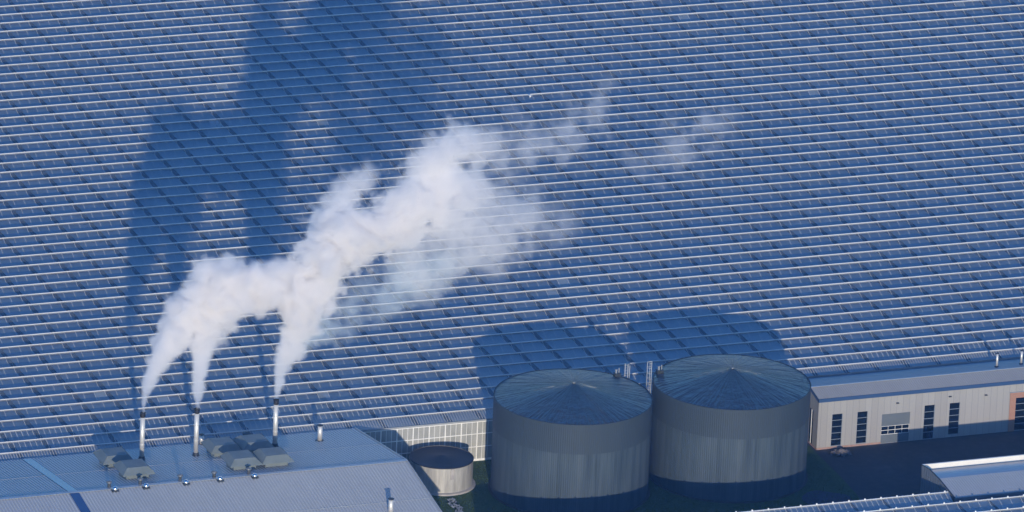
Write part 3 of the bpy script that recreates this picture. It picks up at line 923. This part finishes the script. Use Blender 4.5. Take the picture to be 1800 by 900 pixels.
class GN:
    def __init__(s, name):
        s.g = bpy.data.node_groups.new(name, 'GeometryNodeTree')
        s.g.interface.new_socket("Geometry", in_out='OUTPUT', socket_type='NodeSocketGeometry')
        s.o = s.g.nodes.new("NodeGroupOutput")
    def n(s, k, **kw):
        x = s.g.nodes.new(k)
        for a, b in kw.items(): setattr(x, a, b)
        return x
    def set(s, sock, v):
        if isinstance(v, bpy.types.NodeSocket): s.g.links.new(v, sock)
        else: sock.default_value = v
    def m(s, op, a, b=None, c=None, clamp=False):
        x = s.n("ShaderNodeMath", operation=op, use_clamp=clamp)
        for i, v in enumerate((a, b, c)):
            if v is not None: s.set(x.inputs[i], v)
        return x.outputs[0]
    def v(s, op, a, b=None, out=0, scale=None):
        x = s.n("ShaderNodeVectorMath", operation=op)
        s.set(x.inputs[0], a)
        if b is not None: s.set(x.inputs[1], b)
        if scale is not None: s.set(x.inputs["Scale"], scale)
        return x.outputs[out]
    def noise(s, vec, scale, detail, rough=.55, color=False):
        x = s.n("ShaderNodeTexNoise")
        x.inputs["Scale"].default_value = scale; x.inputs["Detail"].default_value = detail; x.inputs["Roughness"].default_value = rough
        s.set(x.inputs["Vector"], vec)
        return x.outputs["Color" if color else 0]
    def curve(s, val, pts):
        """pts (t, y) -> float curve, y any range"""
        lo = min(p[1] for p in pts); hi = max(p[1] for p in pts); rng = max(hi - lo, 1e-4)
        x = s.n("ShaderNodeFloatCurve"); cm = x.mapping; c = cm.curves[0]
        c.points[0].location = (0, (pts[0][1] - lo) / rng); c.points[1].location = (1, (pts[-1][1] - lo) / rng)
        for t_, y_ in pts[1:-1]: c.points.new(min(max(t_, .001), .999), (y_ - lo) / rng)
        for q in c.points: q.handle_type = 'AUTO_CLAMPED'
        cm.update()
        s.set(x.inputs["Value"], val)
        return s.m('MULTIPLY_ADD', x.outputs[0], rng, lo)

def strand(G, pos, pts, n_big, amp, soft, kd):
    """density field of one plume strand through (x, y, z, radius, density)"""
    P = [Vector(p[:3]) for p in pts]
    ax = P[-1] - P[0]; L = ax.length; a = ax / L
    e1 = a.cross(Vector((0, 1, 0))).normalized(); e2 = a.cross(e1).normalized()
    ts = [(p - P[0]).dot(a) / L for p in P]
    for i in range(1, len(ts)): ts[i] = max(ts[i], ts[i-1] + .004)
    ts = [t / ts[-1] for t in ts]
    rel = G.v('SUBTRACT', pos, tuple(P[0]))
    t = G.m('DIVIDE', G.v('DOT_PRODUCT', rel, tuple(a), out=1), L)
    u = G.m('SUBTRACT', G.v('DOT_PRODUCT', rel, tuple(e1), out=1), G.curve(t, [(tt, (p - P[0]).dot(e1)) for tt, p in zip(ts, P)]))
    w = G.m('SUBTRACT', G.v('DOT_PRODUCT', rel, tuple(e2), out=1), G.curve(t, [(tt, (p - P[0]).dot(e2)) for tt, p in zip(ts, P)]))
    r = G.curve(t, [(tt, p[3]) for tt, p in zip(ts, pts)])
    d = G.curve(t, [(tt, p[4]) for tt, p in zip(ts, pts)])
    q = G.m('DIVIDE', G.m('SQRT', G.m('ADD', G.m('MULTIPLY', u, u), G.m('MULTIPLY', w, w))), r)
    s_ = G.m('ADD', q, G.m('MULTIPLY', n_big, amp))
    mr = G.n("ShaderNodeMapRange", interpolation_type='SMOOTHSTEP', clamp=True)
    G.set(mr.inputs["Value"], s_)
    mr.inputs["From Min"].default_value = 1.0; mr.inputs["From Max"].default_value = 1.0 - soft
    mr.inputs["To Min"].default_value = 0; mr.inputs["To Max"].default_value = 1
    ok = G.m('MULTIPLY', G.m('GREATER_THAN', t, 0.0), G.m('LESS_THAN', t, 1.0))
    return G.m('MULTIPLY', G.m('MULTIPLY', mr.outputs[0], ok), G.m('MULTIPLY', d, kd))

def plume(name, label, strands, vox=.2, group="smoke from the chimneys", seed=0.0, mat=None):
    allp = [p for s_ in strands for p in s_[0]]
    pad = 1.35
    lo = [min(p[i] - p[3] * pad for p in allp) for i in range(3)]
    hi = [max(p[i] + p[3] * pad for p in allp) for i in range(3)]
    G = GN(name)
    pos = G.n("GeometryNodeInputPosition").outputs[0]
    org = Vector(allp[0][:3])
    wpos = G.v('ADD', pos, (seed, seed * .37, seed * 1.7))
    warp = G.v('SCALE', G.v('SUBTRACT', G.noise(wpos, .16, 2, .5, True), (.5, .5, .5)), scale=2.6)
    w2 = G.v('ADD', wpos, warp)
    nb = G.m('SUBTRACT', G.noise(w2, .24, 6, .62), .5)
    nf = G.m('SUBTRACT', G.noise(w2, .65, 5, .65), .5)
    def puff(sc_, off):
        v_ = G.v('ADD', w2, (off, off * 2.3, off * .7))
        return G.m('ABSOLUTE', G.m('MULTIPLY', G.m('SUBTRACT', G.noise(v_, sc_, 1, .4), .5), 2.0))
    pf = G.m('ADD', G.m('ADD', G.m('MULTIPLY', puff(.22, 3.1), 1.0), G.m('MULTIPLY', puff(.5, 9.7), .6)), G.m('MULTIPLY', puff(1.15, 17.3), .34))
    pf = G.m('SUBTRACT', .42, pf)
    tot = None
    for pts, amp, soft, kd in strands:
        fb = G.m('ADD', nb, G.m('MULTIPLY', nf, .5))
        f = strand(G, pos, pts, fb if amp > 3.5 else G.m('ADD', G.m('MULTIPLY', fb, .55), G.m('MULTIPLY', pf, .38)), amp, soft, kd)
        tot = f if tot is None else G.m('ADD', tot, f)
    mod = G.m('ADD', 1.0, G.m('MULTIPLY', nb, 1.2), clamp=False)
    tot = G.m('MULTIPLY', tot, G.m('MAXIMUM', mod, .15))
    vc = G.n("GeometryNodeVolumeCube")
    G.set(vc.inputs["Density"], tot)
    vc.inputs["Min"].default_value = lo; vc.inputs["Max"].default_value = hi
    for i, ax in enumerate("XYZ"): vc.inputs["Resolution " + ax].default_value = max(8, int((hi[i] - lo[i]) / vox))
    sm = G.n("GeometryNodeSetMaterial"); sm.inputs["Material"].default_value = mat or M_SMOKE
    G.g.links.new(vc.outputs[0], sm.inputs[0]); G.g.links.new(sm.outputs[0], G.o.inputs[0])
    vol = bpy.data.volumes.new(name)
    o = bpy.data.objects.new(name, vol); COL.objects.link(o)
    vol.materials.append(mat or M_SMOKE)
    md = o.modifiers.new("density", 'NODES'); md.node_group = G.g
    return tag(o, label, "smoke", group)

P1 = [(-42.47, -196.9, 14.54, 0.28, 1), (-42.0, -195.92, 16.5, 0.71, 1), (-41.08, -194.95, 18.75, 1.26, 1), (-39.59, -193.97, 21.29, 1.89, 1), (-37.28, -193.0, 24.09, 2.92, 1), (-34.23, -193.0, 27.78, 4.26, 0.95), (-30.57, -193.0, 30.23, 5.05, 0.9), (-26.43, -193.0, 30.46, 5.06, 0.8), (-21.82, -193.0, 29.63, 4.59, 0.6), (-17.62, -193.0, 28.84, 3.57, 0.3), (-14.27, -193.0, 28.97, 2.38, 0)]
P2 = [(-34.78, -197.5, 14.72, 0.28, 1), (-34.47, -196.41, 16.82, 0.79, 1), (-33.93, -195.31, 19.32, 1.34, 1), (-33.15, -194.22, 22.23, 1.9, 1), (-32.02, -194.0, 25.84, 2.84, 0.9), (-29.64, -194.0, 29.41, 3.95, 0.8), (-25.56, -194.0, 32.0, 3.63, 0.6), (-21.43, -194.0, 32.9, 3.32, 0.4), (-18.11, -194.0, 33.46, 2.37, 0)]
P3 = [(-22.65, -195.8, 13.8, 0.28, 1), (-22.53, -195.8, 16.76, 0.87, 1), (-21.97, -195.8, 20.1, 1.58, 1), (-20.75, -195.8, 23.79, 2.53, 1), (-19.22, -195.8, 27.88, 3.8, 1), (-16.92, -195.0, 32.45, 4.9, 0.95), (-14.39, -195.0, 36.43, 5.69, 0.9), (-10.69, -195.0, 38.22, 5.85, 0.8), (-6.09, -195.0, 38.67, 5.55, 0.6), (-2.41, -195.0, 41.31, 5.23, 0.55), (1.27, -195.0, 43.95, 5.23, 0.45), (4.64, -195.0, 44.09, 4.76, 0.3), (8.43, -195.0, 44.2, 3.58, 0)]
LOBE = [(-16.35, -193.0, 40.94, 1.74, 0), (-13.07, -193.0, 42.76, 2.69, 0.55), (-10.22, -193.0, 44.79, 2.53, 0.45), (-8.39, -193.0, 47.4, 1.58, 0)]
TOP = [(-4.23, -195.0, 44.82, 1.98, 0), (-0.99, -195.0, 47.91, 3.64, 0.55), (2.75, -195.0, 49.11, 3.96, 0.5), (6.95, -195.0, 49.36, 3.33, 0.28), (12.0, -195.0, 49.8, 2.22, 0)]
W1 = [(7.11, -195.0, 45.57, 1.59, 0), (12.47, -195.0, 48.67, 3.18, 0.1), (17.55, -195.0, 48.93, 3.5, 0.1), (22.09, -195.0, 51.77, 3.18, 0.1), (24.64, -195.0, 55.52, 2.23, 0.07), (26.88, -195.0, 58.71, 1.27, 0)]
W2 = [(27.18, -195.0, 43.5, 1.6, 0), (32.64, -195.0, 45.6, 3.04, 0.07), (38.12, -195.0, 47.7, 3.2, 0.1), (42.31, -195.0, 49.91, 2.4, 0.06), (46.1, -195.0, 51.73, 1.28, 0)]
B1 = [(-20.96, -195.0, 20.56, 1.11, 0), (-17.28, -195.0, 23.19, 2.38, 0.3), (-13.17, -195.0, 25.36, 3.02, 0.26), (-9.06, -195.0, 27.96, 3.65, 0.18), (-4.09, -195.0, 30.06, 4.13, 0.16), (0.91, -195.0, 31.74, 3.98, 0.14), (6.8, -195.0, 32.5, 3.19, 0)]
B2 = [(1.07, -195.0, 27.49, 1.19, 0), (4.3, -195.0, 31.45, 3.19, 0.1), (8.45, -195.0, 33.63, 3.83, 0.14), (12.64, -195.0, 34.97, 3.51, 0.12), (16.41, -195.0, 36.35, 2.87, 0.07), (20.18, -195.0, 37.73, 1.6, 0)]
MID = [(-6.92, -195.0, 38.32, 4.75, 0), (-1.46, -195.0, 38.28, 6.98, 0.22), (4.45, -195.0, 38.2, 7.79, 0.2), (9.95, -195.0, 38.16, 7.33, 0.16), (15.09, -195.0, 37.31, 5.58, 0.11), (18.95, -195.0, 36.56, 3.99, 0.06), (22.36, -195.0, 36.69, 2.4, 0)]
HANG = [(-7.58, -195.0, 37.96, 2.38, 0), (-5.11, -195.0, 34.8, 3.81, 0.22), (-2.62, -195.0, 31.2, 3.5, 0.2), (-1.06, -195.0, 28.1, 2.87, 0.14), (0.19, -195.0, 24.17, 1.43, 0)]
def fuller(P_, n_, k_): return [(x, y, z, r * (k_ if i < n_ else 1), d) for i, (x, y, z, r, d) in enumerate(P_)]
P1, P2, P3 = fuller(P1, 5, 1.2), fuller(P2, 5, 1.2), fuller(P3, 5, 1.2)
KD = 1.15
plume("smoke_plume", "pale smoke rising from the left chimney and bending right", [(P1, 2.3, .5, KD * 1.3)], seed=211.0)
plume("smoke_plume", "narrow pale smoke column rising from the middle chimney", [(P2, 2.2, .55, KD * 1.2)], seed=64.0)
plume("smoke_plume", "large white smoke cloud from the right chimney drifting across the glass roofs", [(P3, 2.6, .5, KD * 1.3), (LOBE, 2.8, .6, KD), (TOP, 2.8, .7, KD * 1.3), (MID, 4.5, 1.3, KD * 1.45), (HANG, 4.5, 1.2, KD), (B2, 6.0, 1.5, KD)], seed=57.0)
plume("smoke_wisp", "thin bluish smoke veil trailing below the big white cloud from the right chimney", [(B1, 4.4, 1.2, KD * 1.4)], seed=140.0, group="thin smoke wisps", mat=M_BLUESMOKE)
plume("smoke_wisp", "thin ragged smoke wisp above and right of the big smoke cloud", [(W1, 7.5, 1.7, KD * 2.1)], seed=83.0, group="thin smoke wisps")
plume("smoke_wisp", "faintest smoke wisp, farthest right over the sunlit glass roofs", [(W2, 7.5, 1.7, KD * 2.1)], seed=120.0, group="thin smoke wisps")

# ------------------------------------------------------------------ air between the camera and the scene
hm = bpy.data.materials.new("blue_air"); hm.use_nodes = True
ht = hm.node_tree
for n_ in list(ht.nodes):
    if n_.type == 'BSDF_PRINCIPLED': ht.nodes.remove(n_)
hv_ = ht.nodes.new("ShaderNodeVolumePrincipled")
hv_.inputs["Color"].default_value = (.16, .42, 1.0, 1)
hv_.inputs["Absorption Color"].default_value = (1, 1, 1, 1)
hv_.inputs["Density"].default_value = 0.000062
ht.links.new(hv_.outputs[0], ht.nodes["Material Output"].inputs["Volume"])
bm = NB(); box(bm, -2050, 2050, -2050, 2050, -1.0, 470)
hz = obj("haze", bm, hm); hz["kind"] = "stuff"
